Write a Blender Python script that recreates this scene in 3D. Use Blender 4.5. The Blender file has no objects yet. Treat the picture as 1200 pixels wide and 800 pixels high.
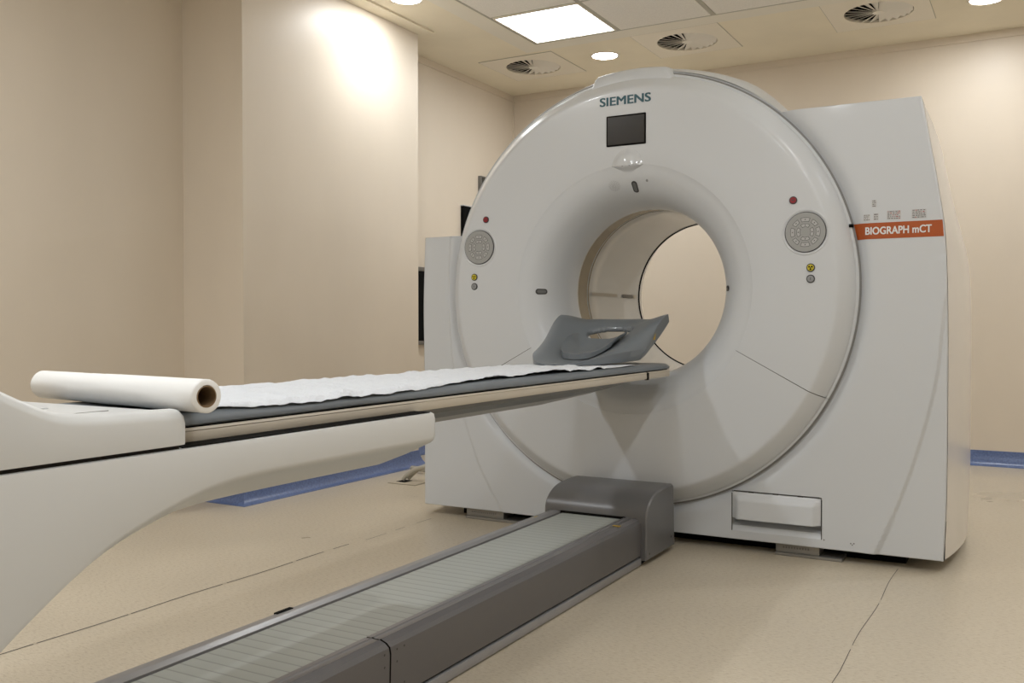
import bpy, bmesh, math, random
from mathutils import Vector, Matrix, noise
from math import pi, sin, cos, radians, sqrt, atan2, hypot
random.seed(7)
S = bpy.context.scene
C = S.collection

# ------------------------------------------------------------------ camera
cam = bpy.data.cameras.new('camera')
camo = bpy.data.objects.new('camera', cam); C.objects.link(camo)
camo.location = (1.50677, -3.88916, 0.94917)
camo.rotation_euler = (pi/2 - 0.018206, 0, 0.5112666)
cam.sensor_width = 36.0
cam.lens = 1103.9/1200*36
cam.clip_start = 0.05
S.camera = camo
# ------------------------------------------------------------------ world / view
w = bpy.data.worlds.new('world'); S.world = w; w.use_nodes = True
w.node_tree.nodes['Background'].inputs[0].default_value = (1, .95, .88, 1)
w.node_tree.nodes['Background'].inputs[1].default_value = 0.05
S.view_settings.view_transform = 'Standard'; S.view_settings.look = 'None'
S.view_settings.gamma = 1; S.view_settings.use_curve_mapping = False
S.view_settings.exposure = 0.21
PANEL_E = 9.0      # emission of the ceiling light panels
DOWN_E = 30.0      # emission of the round downlights
DOWN_W = [7, 9, 6.5, 24, 13.5, 5, 15, 13]      # wattage of the beam each downlight throws

CZ = 2.904         # ceiling height
XC, ZC = -0.055, 1.10   # bore axis

# ------------------------------------------------------------------ materials
def mat(name, col, rough=.5, metal=0.0, spec=.5, bump=None, vary=None, coat=0.0, emit=None, trans=0.0):
    m = bpy.data.materials.new(name); m.use_nodes = True
    nt = m.node_tree; b = nt.nodes['Principled BSDF']
    b.inputs['Base Color'].default_value = (*col, 1)
    b.inputs['Roughness'].default_value = rough
    b.inputs['Metallic'].default_value = metal
    b.inputs['Specular IOR Level'].default_value = spec
    b.inputs['Coat Weight'].default_value = coat
    b.inputs['Coat Roughness'].default_value = .08
    if emit:
        b.inputs['Emission Color'].default_value = (*emit[0], 1); b.inputs['Emission Strength'].default_value = emit[1]
    tc = nt.nodes.new('ShaderNodeTexCoord')
    if vary:      # (scale, amount, stretch)
        sc, am, st = vary
        mp = nt.nodes.new('ShaderNodeMapping'); mp.inputs['Scale'].default_value = st
        nt.links.new(tc.outputs['Object'], mp.inputs[0])
        n = nt.nodes.new('ShaderNodeTexNoise'); n.inputs['Scale'].default_value = sc; n.inputs['Detail'].default_value = 5
        nt.links.new(mp.outputs[0], n.inputs['Vector'])
        r = nt.nodes.new('ShaderNodeMapRange'); r.inputs[1].default_value = .3; r.inputs[2].default_value = .7
        r.inputs[3].default_value = 1-am; r.inputs[4].default_value = 1+am*.6
        nt.links.new(n.outputs[0], r.inputs[0])
        mx = nt.nodes.new('ShaderNodeVectorMath'); mx.operation = 'SCALE'
        mx.inputs[0].default_value = col
        nt.links.new(r.outputs[0], mx.inputs['Scale'])
        nt.links.new(mx.outputs[0], b.inputs['Base Color'])
    if bump:      # (scale, strength, distance)
        n = nt.nodes.new('ShaderNodeTexNoise'); n.inputs['Scale'].default_value = bump[0]; n.inputs['Detail'].default_value = 6
        nt.links.new(tc.outputs['Object'], n.inputs['Vector'])
        bp = nt.nodes.new('ShaderNodeBump'); bp.inputs['Strength'].default_value = bump[1]; bp.inputs['Distance'].default_value = bump[2]
        nt.links.new(n.outputs[0], bp.inputs['Height']); nt.links.new(bp.outputs[0], b.inputs['Normal'])
    return m

M = {}
M['wall'] = mat('wall_vinyl', (.72, .635, .525), .42, spec=.35, vary=(1.4, .05, (1, 1, .5)), bump=(28, .12, .004))
M['ceiling'] = mat('ceiling_plaster', (.86, .79, .635), .75, spec=.2, vary=(2.0, .06, (1, 1, 1)))
M['band'] = mat('ceiling_band', (.82, .78, .68), .7, spec=.2)
M['tile'] = mat('ceiling_tile', (.84, .81, .75), .9, spec=.1, bump=(300, .4, .002), vary=(160, .07, (1, 1, 1)))
M['tbar'] = mat('ceiling_tbar', (.42, .40, .33), .5)
M['vent'] = mat('vent_paint', (.83, .77, .65), .5)
M['blade'] = mat('vent_blade', (.84, .80, .72), .5)
M['black'] = mat('black', (.004, .004, .004), .8, spec=.1)
M['darkgap'] = mat('dark_gap', (.02, .018, .016), .8, spec=.1)
M['lamp'] = mat('panel_diffuser', (.9, .9, .9), .5, emit=((.89, .95, 1.0), PANEL_E))
M['down'] = mat('downlight_diffuser', (.9, .9, .9), .5, emit=((1.0, .98, .95), DOWN_E))
M['blue'] = mat('skirting_blue', (.115, .165, .33), .28, spec=.5, vary=(90, .28, (1, 1, 1)), bump=(40, .1, .002))
M['cover'] = mat('gantry_white', (.645, .67, .70), .34, spec=.45, coat=.12)
M['face'] = mat('gantry_face_white', (.645, .67, .70), .30, spec=.45, coat=.2)
M['side'] = mat('gantry_side_cream', (.70, .67, .63), .25, spec=.5, coat=.3)
M['hood'] = mat('gantry_hood_white', (.66, .69, .73), .28, spec=.5, coat=.2)
M['bore'] = mat('bore_white', (.74, .73, .70), .22, spec=.5, coat=.3)
M['gold'] = mat('scan_window_film', (.30, .24, .145), .25, spec=.5)
M['table'] = mat('table_white', (.65, .66, .66), .35, spec=.45, coat=.1)
M['cream'] = mat('rail_cream', (.52, .47, .39), .35)
M['mattress'] = mat('mattress_grey', (.155, .175, .195), .45, spec=.4, bump=(60, .15, .002))
M['carrier'] = mat('carrier_grey', (.15, .155, .155), .4)
M['carrier_lit'] = mat('carrier_grey_lit', (.34, .34, .34), .35)
M['rest'] = mat('headrest_foam', (.155, .175, .195), .36, spec=.5, coat=.15)
M['paper'] = mat('paper', (.68, .705, .745), .75, spec=.2, bump=(38, .9, .012))
M['rollpaper'] = mat('roll_paper', (.85, .85, .84), .75, spec=.15, bump=(9, .2, .004))
M['card'] = mat('cardboard', (.23, .15, .08), .85, vary=(30, .15, (1, 1, 1)))
M['alu'] = mat('rail_grey', (.135, .13, .132), .38, spec=.5, metal=.25)
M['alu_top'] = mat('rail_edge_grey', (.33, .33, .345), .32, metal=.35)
M['alu_lit'] = mat('rail_grey_lit', (.21, .205, .215), .32, metal=.35)  # lighter rail grey: the reflection on the cover's top put into colour
M['housing'] = mat('rail_housing_grey', (.165, .165, .17), .38, metal=.2, bump=(500, .08, .0005))
M['screen'] = mat('screen', (.035, .033, .031), .22, spec=.5)
M['teal'] = mat('lettering_teal', (.012, .085, .115), .4)
M['orange'] = mat('band_orange', (.42, .085, .012), .38)
M['white'] = mat('lettering_white', (.8, .8, .8), .4)
M['red'] = mat('button_red', (.28, .012, .02), .3)
M['yellow'] = mat('button_yellow', (.62, .52, .03), .35)
M['ring'] = mat('button_ring_dark', (.05, .05, .055), .4)
M['btngrey'] = mat('button_grey', (.30, .31, .32), .3)
M['keypad'] = mat('keypad_grey', (.36, .365, .36), .35)
M['key'] = mat('key_grey', (.47, .475, .47), .35)
M['ink'] = mat('key_ink', (.10, .10, .10), .5)
M['label'] = mat('sticker', (.60, .60, .60), .5)
M['print'] = mat('sticker_print', (.16, .15, .15), .6)
M['printred'] = mat('sticker_print_red', (.35, .06, .06), .6)
M['lens'] = mat('window_dark', (.05, .05, .045), .15)
M['seam'] = mat('seam', (.06, .055, .05), .7)
M['foot'] = mat('foot_metal', (.30, .29, .27), .4, metal=.5)
M['cable'] = mat('cable_grey', (.50, .47, .40), .5)
M['plate'] = mat('outlet_metal', (.40, .36, .28), .4, metal=.4)
M['frame'] = mat('monitor_frame_grey', (.15, .14, .125), .4)
M['yellowmark'] = mat('yellow_mark', (.60, .38, .02), .5)
M['groove'] = mat('groove_shade', (.22, .22, .22), .6)  # white cover in shade, painted as a grey ring
M['stainmat'] = mat('stain_grey', (.42, .415, .40), .6)

# floor: speckled vinyl
def floor_mat():
    m = bpy.data.materials.new('floor_vinyl'); m.use_nodes = True
    nt = m.node_tree; b = nt.nodes['Principled BSDF']; L = nt.links.new
    tc = nt.nodes.new('ShaderNodeTexCoord')
    mp = nt.nodes.new('ShaderNodeMapping'); mp.inputs['Scale'].default_value = (1, 3.2, 1)
    mp.inputs['Rotation'].default_value = (0, 0, .35)
    L(tc.outputs['Object'], mp.inputs[0])
    n1 = nt.nodes.new('ShaderNodeTexNoise'); n1.inputs['Scale'].default_value = 55; n1.inputs['Detail'].default_value = 4; n1.inputs['Roughness'].default_value = .7
    L(mp.outputs[0], n1.inputs['Vector'])
    r1 = nt.nodes.new('ShaderNodeValToRGB')
    e = r1.color_ramp.elements
    e[0].position = .33; e[0].color = (.41, .335, .245, 1)
    e[1].position = .46; e[1].color = (.57, .50, .39, 1)
    e2 = e.new(.60); e2.color = (.59, .52, .41, 1)
    e3 = e.new(.70); e3.color = (.68, .62, .52, 1)
    L(n1.outputs[0], r1.inputs[0])
    n2 = nt.nodes.new('ShaderNodeTexNoise'); n2.inputs['Scale'].default_value = 1.8; n2.inputs['Detail'].default_value = 5
    L(tc.outputs['Object'], n2.inputs['Vector'])
    r2 = nt.nodes.new('ShaderNodeMapRange'); r2.inputs[1].default_value = .3; r2.inputs[2].default_value = .7
    r2.inputs[3].default_value = .93; r2.inputs[4].default_value = 1.03
    L(n2.outputs[0], r2.inputs[0])
    mx = nt.nodes.new('ShaderNodeVectorMath'); mx.operation = 'SCALE'
    L(r1.outputs[0], mx.inputs[0]); L(r2.outputs[0], mx.inputs['Scale'])
    L(mx.outputs[0], b.inputs['Base Color'])
    rr = nt.nodes.new('ShaderNodeMapRange'); rr.inputs[1].default_value = .3; rr.inputs[2].default_value = .7
    rr.inputs[3].default_value = .26; rr.inputs[4].default_value = .40
    L(n2.outputs[0], rr.inputs[0]); L(rr.outputs[0], b.inputs['Roughness'])
    b.inputs['Specular IOR Level'].default_value = .35
    bp = nt.nodes.new('ShaderNodeBump'); bp.inputs['Strength'].default_value = .08; bp.inputs['Distance'].default_value = .002
    L(n1.outputs[0], bp.inputs['Height']); L(bp.outputs[0], b.inputs['Normal'])
    return m
M['floor'] = floor_mat()

# tread of the floor rail: grey-green with fine ribs across
def tread_mat():
    m = bpy.data.materials.new('rail_tread'); m.use_nodes = True
    nt = m.node_tree; b = nt.nodes['Principled BSDF']; L = nt.links.new
    tc = nt.nodes.new('ShaderNodeTexCoord')
    sx = nt.nodes.new('ShaderNodeSeparateXYZ'); L(tc.outputs['Object'], sx.inputs[0])
    mu = nt.nodes.new('ShaderNodeMath'); mu.operation = 'MULTIPLY'; mu.inputs[1].default_value = 1/.040
    L(sx.outputs['Y'], mu.inputs[0])
    fr = nt.nodes.new('ShaderNodeMath'); fr.operation = 'FRACT'; L(mu.outputs[0], fr.inputs[0])
    rp = nt.nodes.new('ShaderNodeValToRGB'); e = rp.color_ramp.elements
    e[0].position = 0; e[0].color = (.23, .24, .225, 1)
    e[1].position = .10; e[1].color = (.37, .39, .365, 1)
    e2 = e.new(.90); e2.color = (.385, .405, .38, 1)
    e3 = e.new(1.0); e3.color = (.23, .24, .225, 1)
    L(fr.outputs[0], rp.inputs[0]); L(rp.outputs[0], b.inputs['Base Color'])
    b.inputs['Roughness'].default_value = .42
    bp = nt.nodes.new('ShaderNodeBump'); bp.inputs['Strength'].default_value = .3; bp.inputs['Distance'].default_value = .002
    L(rp.outputs[0], bp.inputs['Height']); L(bp.outputs[0], b.inputs['Normal'])
    return m
M['tread'] = tread_mat()

# ------------------------------------------------------------------ helpers
def obj(name, vf, m, parent=None, loc=None, smooth=35):
    """vf = (verts, faces) or bmesh -> one linked mesh object"""
    me = bpy.data.meshes.new(name)
    if isinstance(vf, bmesh.types.BMesh):
        vf.to_mesh(me); vf.free()
    else:
        me.from_pydata([tuple(v) for v in vf[0]], [], vf[1]); me.update()
    if smooth:
        bm = bmesh.new(); bm.from_mesh(me)
        bmesh.ops.recalc_face_normals(bm, faces=bm.faces)
        bm.to_mesh(me); bm.free()
        me.shade_smooth(); me.set_sharp_from_angle(angle=radians(smooth))
    me.materials.append(m)
    o = bpy.data.objects.new(name, me); C.objects.link(o)
    if parent: o.parent = parent
    if loc: o.location = loc
    return o
def thing(name, label, cat, loc=(0, 0, 0), group=None):
    o = bpy.data.objects.new(name, None); C.objects.link(o); o.location = loc
    o.empty_display_size = .05
    o['label'] = label; o['category'] = cat
    if group: o['group'] = group
    return o
def tag(o, label, cat, group=None):
    o['label'] = label; o['category'] = cat
    if group: o['group'] = group
    return o
def struct(o): o['kind'] = 'structure'; return o
class MB:
    def __init__(s): s.v = []; s.f = []
    def add(s, v, f):
        n = len(s.v); s.v += [tuple(p) for p in v]; s.f += [tuple(i+n for i in q) for q in f]
    def box(s, x0, x1, y0, y1, z0, z1):
        v = [(x, y, z) for x in (x0, x1) for y in (y0, y1) for z in (z0, z1)]
        s.add(v, [(0, 1, 3, 2), (4, 6, 7, 5), (0, 4, 5, 1), (2, 3, 7, 6), (0, 2, 6, 4), (1, 5, 7, 3)])
    def grid(s, rows, closed=False, caps=False):
        n = len(rows); k = len(rows[0]); v = [p for r in rows for p in r]; f = []
        for i in range(n-1):
            for j in range(k if closed else k-1):
                j2 = (j+1) % k
                f.append((i*k+j, i*k+j2, (i+1)*k+j2, (i+1)*k+j))
        if caps:
            f.append(tuple(range(k))[::-1]); f.append(tuple((n-1)*k+j for j in range(k)))
        s.add(v, f)
    @property
    def vf(s): return (s.v, s.f)
def bx(x0, x1, y0, y1, z0, z1):
    m = MB(); m.box(x0, x1, y0, y1, z0, z1); return m.vf
def rbox(x0, x1, y0, y1, z0, z1, r=.01, seg=3, shift=None):
    bm = bmesh.new()
    v, f = bx(x0, x1, y0, y1, z0, z1)
    vs = [bm.verts.new(p) for p in v]
    for q in f: bm.faces.new([vs[i] for i in q])
    bmesh.ops.recalc_face_normals(bm, faces=bm.faces)
    bmesh.ops.bevel(bm, geom=bm.edges[:], offset=r, segments=seg, affect='EDGES', profile=.5)
    return bm
def interp(pts, t):
    if t <= pts[0][0]: return pts[0][1]
    for (a, b), (c, d) in zip(pts, pts[1:]):
        if t <= c: return b + (d-b)*(t-a)/(c-a)
    return pts[-1][1]
def spline(pts, t):
    """Catmull-Rom through (t, value) knots"""
    if t <= pts[0][0]: return pts[0][1]
    if t >= pts[-1][0]: return pts[-1][1]
    for i in range(len(pts)-1):
        if t <= pts[i+1][0]:
            p1, p2 = pts[i], pts[i+1]
            p0 = pts[i-1] if i > 0 else p1; p3 = pts[i+2] if i+2 < len(pts) else p2
            h = p2[0]-p1[0]; u = (t-p1[0])/h
            m1 = (p2[1]-p0[1])/max(1e-9, p2[0]-p0[0])*h; m2 = (p3[1]-p1[1])/max(1e-9, p3[0]-p1[0])*h
            return (2*u**3-3*u*u+1)*p1[1]+(u**3-2*u*u+u)*m1+(-2*u**3+3*u*u)*p2[1]+(u**3-u*u)*m2
def ss(a, b, x):
    t = max(0, min(1, (x-a)/(b-a))); return t*t*(3-2*t)
def disc(x, y, z, r, t, n=40, axis='y', bev=.15):
    """coin facing -y, front at y-t"""
    m = MB(); rows = []
    for rr, yy in ((r, 0), (r, -t*(1-bev)), (r-t*bev, -t), (1e-5, -t)):
        rows.append([(x+rr*cos(2*pi*k/n), y+yy, z+rr*sin(2*pi*k/n)) for k in range(n)])
    m.grid(rows, closed=True); m.f.append(tuple(range(n))); return m.vf
def tube(path, r, n=10):
    m = MB(); rows = []
    P = [Vector(p) for p in path]; up = Vector((0, 0, 1))
    for i, p in enumerate(P):
        t = (P[min(i+1, len(P)-1)]-P[max(i-1, 0)]).normalized()
        a = t.cross(up)
        if a.length < .05: a = t.cross(Vector((0, 1, 0)))
        a.normalize(); b = a.cross(t)
        rows.append([p+(a*cos(2*pi*k/n)+b*sin(2*pi*k/n))*r for k in range(n)])
    m.grid(rows, closed=True, caps=True); return m.vf
def text(name, body, m, height, width, origin, parent, weight=.02, bold=1.0):
    """flat lettering facing -y; origin = lower-left corner, sized to width x height"""
    cu = bpy.data.curves.new(name, 'FONT'); cu.body = body; cu.extrude = .02; cu.offset = weight; cu.resolution_u = 4
    to = bpy.data.objects.new(name, cu); C.objects.link(to)
    bpy.context.view_layer.update()
    me = bpy.data.meshes.new_from_object(to)
    bt = bmesh.new()
    for dx in (-.016, 0, .016):
        for dy in (-.006, .006):
            n0_ = len(bt.verts); bt.from_mesh(me); bt.verts.ensure_lookup_table()
            for v in bt.verts[n0_:]: v.co.x += dx*bold; v.co.y += dy*bold; v.co.z -= (dx+dy)*.02
    bt.to_mesh(me); bt.free()
    bpy.data.objects.remove(to); bpy.data.curves.remove(cu)
    xs = [v.co.x for v in me.vertices]; ys = [v.co.y for v in me.vertices]
    sx = width/(max(xs)-min(xs)); sy = height/(max(ys)-min(ys)); x0, y0 = min(xs), min(ys)
    for v in me.vertices:
        x, y, z = v.co
        v.co = ((x-x0)*sx, -.0005-(z+.02)*.02, (y-y0)*sy)
    me.materials.clear(); me.materials.append(m)
    o = bpy.data.objects.new(name, me); C.objects.link(o); o.location = origin; o.parent = parent
    return o

# ================================================================== ROOM
XL, XP, XR, YB, YF = -2.46, -2.154, 3.3, 3.20, -5.6
XN = -2.60         # near part of the left wall
PY0, PY1 = -.254, 1.345
struct(obj('floor', bx(XN-.1, XR+.1, YF-.1, YB+.1, -.1, 0), M['floor'], smooth=0))
struct(obj('wall_back', bx(XL-.3, XR+.1, YB, YB+.12, 0, CZ+.2), M['wall'], smooth=0))
struct(obj('wall_left', bx(XL-.12, XL, PY1, YB, 0, CZ+.2), M['wall'], smooth=0))
struct(obj('wall_left', bx(XN-.12, XN, YF, PY0, 0, CZ+.2), M['wall'], smooth=0))
struct(obj('wall_pier', bx(XN-.12, XP, PY0, PY1, 0, CZ+.2), M['wall'], smooth=0))
struct(obj('wall_right', bx(XR, XR+.12, YF, YB, 0, CZ+.2), M['wall'], smooth=0))
struct(obj('wall_front', bx(XN-.12, XR+.12, YF-.12, YF, 0, CZ+.2), M['wall'], smooth=0))

# ceiling with openings for vents, panels and downlights
VENTS = [(-1.87, 2.46), (-.64, 2.41), (.605, 2.405)]
VH = .30
PANELS = [(-1.265, 1.635), (2.5, .355), (.0, -3.485), (2.5, -3.485)]
PH = .30
DOWNS = [(-1.275, 2.45), (1.205, 2.475), (-1.83, .76), (-1.46, -2.62), (1.52, -2.75), (1.52, -.95), (-.05, -4.7), (2.6, 1.2)]
DR = .095
holes = [(x-VH+.01, x+VH-.01, y-VH+.01, y+VH-.01) for x, y in VENTS] + [(x-PH+.005, x+PH-.005, y-PH+.005, y+PH-.005) for x, y in PANELS]
xs = sorted(set([XN-.1, XR+.1] + [h[0] for h in holes] + [h[1] for h in holes]))
ys = sorted(set([YF-.1, YB+.1] + [h[2] for h in holes] + [h[3] for h in holes]))
mb = MB()
for i in range(len(xs)-1):
    for j in range(len(ys)-1):
        cx, cy = (xs[i]+xs[i+1])/2, (ys[j]+ys[j+1])/2
        if any(h[0] < cx < h[1] and h[2] < cy < h[3] for h in holes): continue
        mb.box(xs[i], xs[i+1], ys[j], ys[j+1], CZ, CZ+.12)
bm = bmesh.new()
vs = [bm.verts.new(p) for p in mb.v]
for q in mb.f: bm.faces.new([vs[i] for i in q])
bmesh.ops.remove_doubles(bm, verts=bm.verts, dist=1e-5)
struct(obj('ceiling', bm, M['ceiling'], smooth=0))
# lighter band framing the tiled field
bm_ = MB()
bm_.box(-1.73, 3.0, 1.955, 2.10, CZ-.006, CZ); bm_.box(-1.73, -1.585, YF+.4, 1.955, CZ-.006, CZ)
struct(obj('trim_1', bm_.vf, M['band'], smooth=0))
tb = MB()
tb.box(-1.585, 3.0, 1.94, 1.955, CZ-.005, CZ); tb.box(-1.585, -1.57, YF+.4, 1.94, CZ-.005, CZ)
for k in range(8):
    tb.box(-1.585+.64*k+.62, -1.585+.64*k+.65, 1.9-2.5, 1.94, CZ-.004, CZ)
for k in range(1, 4): tb.box(-1.57, 3.0, 1.94-.64*k-.0, 1.94-.64*k+.02, CZ-.0035, CZ)
struct(obj('trim_2', tb.vf, M['tbar'], smooth=0))
# soffit strip above the pier
struct(obj('trim_3', bx(XP, XP+.11, PY0-2, PY1+.03, CZ-.012, CZ), M['ceiling'], smooth=0))
tg = 'mineral ceiling tiles'
tiles = [(-.935, -.325, 1.32, 1.935, 'speckled white ceiling tile just right of the lit square panel'),
         (-.290, .315, 1.32, 1.935, 'speckled ceiling tile at the top edge, second to the right of the lit panel'),
         (-1.565, -.965, .68, 1.30, 'speckled ceiling tile cut by the top edge, left of and above the lit panel'),
         (-.935, -.325, .68, 1.30, 'sliver of speckled ceiling tile diagonally above the lit panel')]
for x0, x1, y0, y1, lb in tiles:
    tag(obj('ceiling_tile', rbox(x0, x1, y0, y1, CZ-.0075, CZ-.0002, .002, 1), M['tile']), lb, 'ceiling tile', tg)

# corner and ceiling-line trims (welded vinyl joints)
struct(obj('trim_4', bx(XL, XL+.012, YB-.012, YB, .1, CZ), M['wall'], smooth=0))
mb = MB(); mb.box(XL, XL+.01, PY1, YB, CZ-.05, CZ); mb.box(XL, XR, YB-.01, YB, CZ-.05, CZ)
struct(obj('trim_5', mb.vf, M['wall'], smooth=0))

# coved skirting: profile (offset from wall, z)
prof = [(0, .1), (.004, .1), (.006, .085), (.010, .06), (.018, .036), (.030, .016), (.046, .005), (.060, .0015), (.060, 0)]
def skirting(name, pts):
    """pts: floor polyline with the room on its left-hand side; mitred"""
    rows = []
    n = len(pts)
    for i, (x, y) in enumerate(pts):
        def nrm(a, b):
            d = Vector((b[0]-a[0], b[1]-a[1])).normalized(); return Vector((-d.y, d.x))
        if i == 0: m = nrm(pts[0], pts[1])
        elif i == n-1: m = nrm(pts[-2], pts[-1])
        else:
            a, b = nrm(pts[i-1], pts[i]), nrm(pts[i], pts[i+1]); m = (a+b)/(1+a.dot(b))
        rows.append([(x+m.x*o, y+m.y*o, z) for o, z in prof])
    mb = MB(); mb.grid(rows); struct(obj(name, mb.vf, M['blue'], smooth=40))
skirting('baseboard_left', [(XL, YB), (XL, PY1), (XP, PY1), (XP, PY0), (XN, PY0), (XN, YF)])
skirting('baseboard_back', [(XR, YB), (XL, YB)])
skirting('baseboard_right', [(XR, YF), (XR, YB)])
# seams in the vinyl floor
def floor_seam(name, x, segs, wd=.0025):
    mb = MB()
    for a, b in segs:
        ys_ = [a+(b-a)*k/12 for k in range(13)]
        rows = [[(x+.004*sin(y*9)-wd, y, .0006), (x+.004*sin(y*9)+wd, y, .0006)] for y in ys_]
        mb.grid(rows)
    struct(obj(name, mb.vf, M['seam'], smooth=0))
floor_seam('trim_6', -1.09, [(-3.6, -2.16), (-2.15, -1.83), (-1.82, -1.42), (-1.40, -1.05), (-1.03, -.86), (-.80, -.70), (.28, .42)], .0028)
floor_seam('trim_8', -1.08, [(-.60, -.45), (-.38, -.30), (-.2, -.08)], .0014)
floor_seam('trim_7', 1.032, [(-3.3, -1.02), (-.98, -.5), (-.45, .02)], .0010)

# ================================================================== LIGHTS AND VENTS
pl = ['square lit ceiling panel glowing white in the tiled field'] + [None]*6
for i, (x, y) in enumerate(PANELS):
    t = thing('ceiling_light_panel', 'square lit ceiling panel glowing white left of the tiles' if i == 0 else
              'square lit ceiling panel of the room behind the viewpoint', 'ceiling light', (x, y, CZ),
              'square ceiling light panels')
    fr = MB(); h = PH; k = .012
    fr.box(-h, h, -h, -h+k, -.006, .04); fr.box(-h, h, h-k, h, -.006, .04)
    fr.box(-h, -h+k, -h+k, h-k, -.006, .04); fr.box(h-k, h, -h+k, h-k, -.006, .04)
    obj('frame', fr.vf, M['vent'], t, smooth=0)
    obj('diffuser', bx(-h+k, h-k, -h+k, h-k, -.003, .05), M['lamp'], t, smooth=0)
dl_lab = ['round downlight glowing over the top left of the scanner, between two vents',
          'round downlight cut by the top edge at the far right',
          'round downlight washing the upper corner of the wall pier']
for i, (x, y) in enumerate(DOWNS):
    t = thing('downlight', dl_lab[i] if i < 3 else 'round ceiling downlight of the room outside the view', 'downlight', (x, y, CZ), 'round ceiling downlights')
    mb = MB(); rows = []; n = 40
    for r, z in ((DR+.012, 0), (DR+.010, -.006), (DR-.002, -.006), (DR-.006, -.002)):
        rows.append([(r*cos(2*pi*q/n), r*sin(2*pi*q/n), z) for q in range(n)])
    mb.grid(rows, closed=True); obj('bezel', mb.vf, M['vent'], t)
    mb = MB(); mb.grid([[(r*cos(2*pi*q/n), r*sin(2*pi*q/n), z) for q in range(n)] for r, z in ((DR-.004, -.001), (DR-.006, -.004), (.05, -.006), (1e-4, -.0065))], closed=True)
    obj('diffuser', mb.vf, M['down'], t)
    ld = bpy.data.lights.new('downlight_beam', 'AREA'); ld.energy = DOWN_W[i]; ld.shape = 'DISK'; ld.size = .17
    ld.color = (.93, .965, 1)
    lo = bpy.data.objects.new('downlight_beam', ld); C.objects.link(lo); lo.parent = t; lo.location = (0, 0, -.008)

vl = ['swirl air vent in the ceiling corner, nearest the pier', 'swirl air vent in the ceiling above the right of the gantry dome',
      'swirl air vent cut by the top edge, rightmost of the ceiling vents']
for i, (x, y) in enumerate(VENTS):
    t = thing('ceiling_vent', vl[i], 'air vent', (x, y, CZ), 'swirl ceiling vents')
    n = 64; R = .205
    def sq(a, h):
        c, s = cos(a), sin(a); k = h/max(abs(c), abs(s)); return (c*k, s*k)
    mb = MB(); rows = []
    angs = [2*pi*(q+.0)/n for q in range(n)]
    rows.append([(*sq(a, VH), 0) for a in angs]); rows.append([(*sq(a, VH), -.004) for a in angs])
    rows.append([(*sq(a, VH-.03), -.006) for a in angs])
    rows.append([(R*cos(a), R*sin(a), -.006) for a in angs]); rows.append([(R*cos(a), R*sin(a), .02) for a in angs])
    mb.grid(rows, closed=True); obj('plate', mb.vf, M['vent'], t, smooth=30)
    ed = MB()
    for s in (1, -1):
        ed.box(-VH-.004, VH+.004, s*VH-.003, s*VH+.003, -.0035, 0)
        ed.box(s*VH-.003, s*VH+.003, -VH, VH, -.0035, 0)
    obj('edge_joint', ed.vf, M['tbar'], t, smooth=0)
    mb = MB(); mb.grid([[(R*cos(a), R*sin(a), .012) for a in angs], [(R*cos(a), R*sin(a), .10) for a in angs], [(1e-4*cos(a), 1e-4*sin(a), .10) for a in angs]], closed=True)
    obj('duct', mb.vf, M['black'], t)
    nb = 22
    for q in range(nb):
        a0 = 2*pi*q/nb; a1 = a0+2*pi/nb*.96
        v = []
        for r in (.035, R-.004):
            for a, z in ((a1, -.007), (a0, -.0065+.024*(r/R))):
                v.append((r*cos(a), r*sin(a), z)); v.append((r*cos(a), r*sin(a), z+.0025))
        f = [(0, 2, 6, 4), (1, 5, 7, 3), (0, 1, 3, 2), (4, 6, 7, 5), (0, 4, 5, 1), (2, 3, 7, 6)]
        obj('blade', (v, f), M['blade'], t, smooth=0)
    mb = MB(); mb.grid([[(r*cos(a), r*sin(a), z) for a in angs[::2]] for r, z in ((.036, .01), (.036, -.008), (1e-4, -.009))], closed=True)
    obj('hub', mb.vf, M['blade'], t)

# ================================================================== WALL ITEMS left of the gantry
t = thing('wall_monitor', 'black screen with grey frame low on the wall between pier and gantry', 'monitor', (XL, 1.62, .80))
obj('case', rbox(.0, .04, 0, .62, .03, .535, .003, 2), M['black'], t)
for z0_, z1_ in ((0, .03), (.535, .565)): obj('frame', rbox(.0, .045, 0, .62, z0_, z1_, .003, 2), M['frame'], t)
obj('screen', rbox(.039, .043, .012, .608, .04, .53, .001, 1), M['black'], t)
t = thing('wall_monitor', 'black panel on the wall with its edge peeping out above the gantry shoulder', 'monitor', (XL, 2.36, 1.47))
obj('case', rbox(.0, .03, 0, .62, 0, .405, .003, 2), M['black'], t)
obj('frame', rbox(.0, .034, -.006, .62, .405, .413, .002, 1), M['label'], t)
obj('screen', rbox(.029, .033, .006, .6, .008, .4, .001, 1), M['black'], t)
t = thing('wall_box', 'small grey box high on the wall half hidden by the gantry dome', 'wall box', (XL, 2.62, 2.00))
obj('case', rbox(0, .03, 0, .26, 0, .145, .003, 2), M['frame'], t)
obj('front_panel', rbox(.029, .033, .012, .1, .02, .135, .002, 1), M['screen'], t)

# ================================================================== GANTRY
G = thing('scanner_gantry', 'large white medical scanner gantry with a round bore and an orange name band', 'scanner', (0, 0, 0))
ZB = .05
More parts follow.
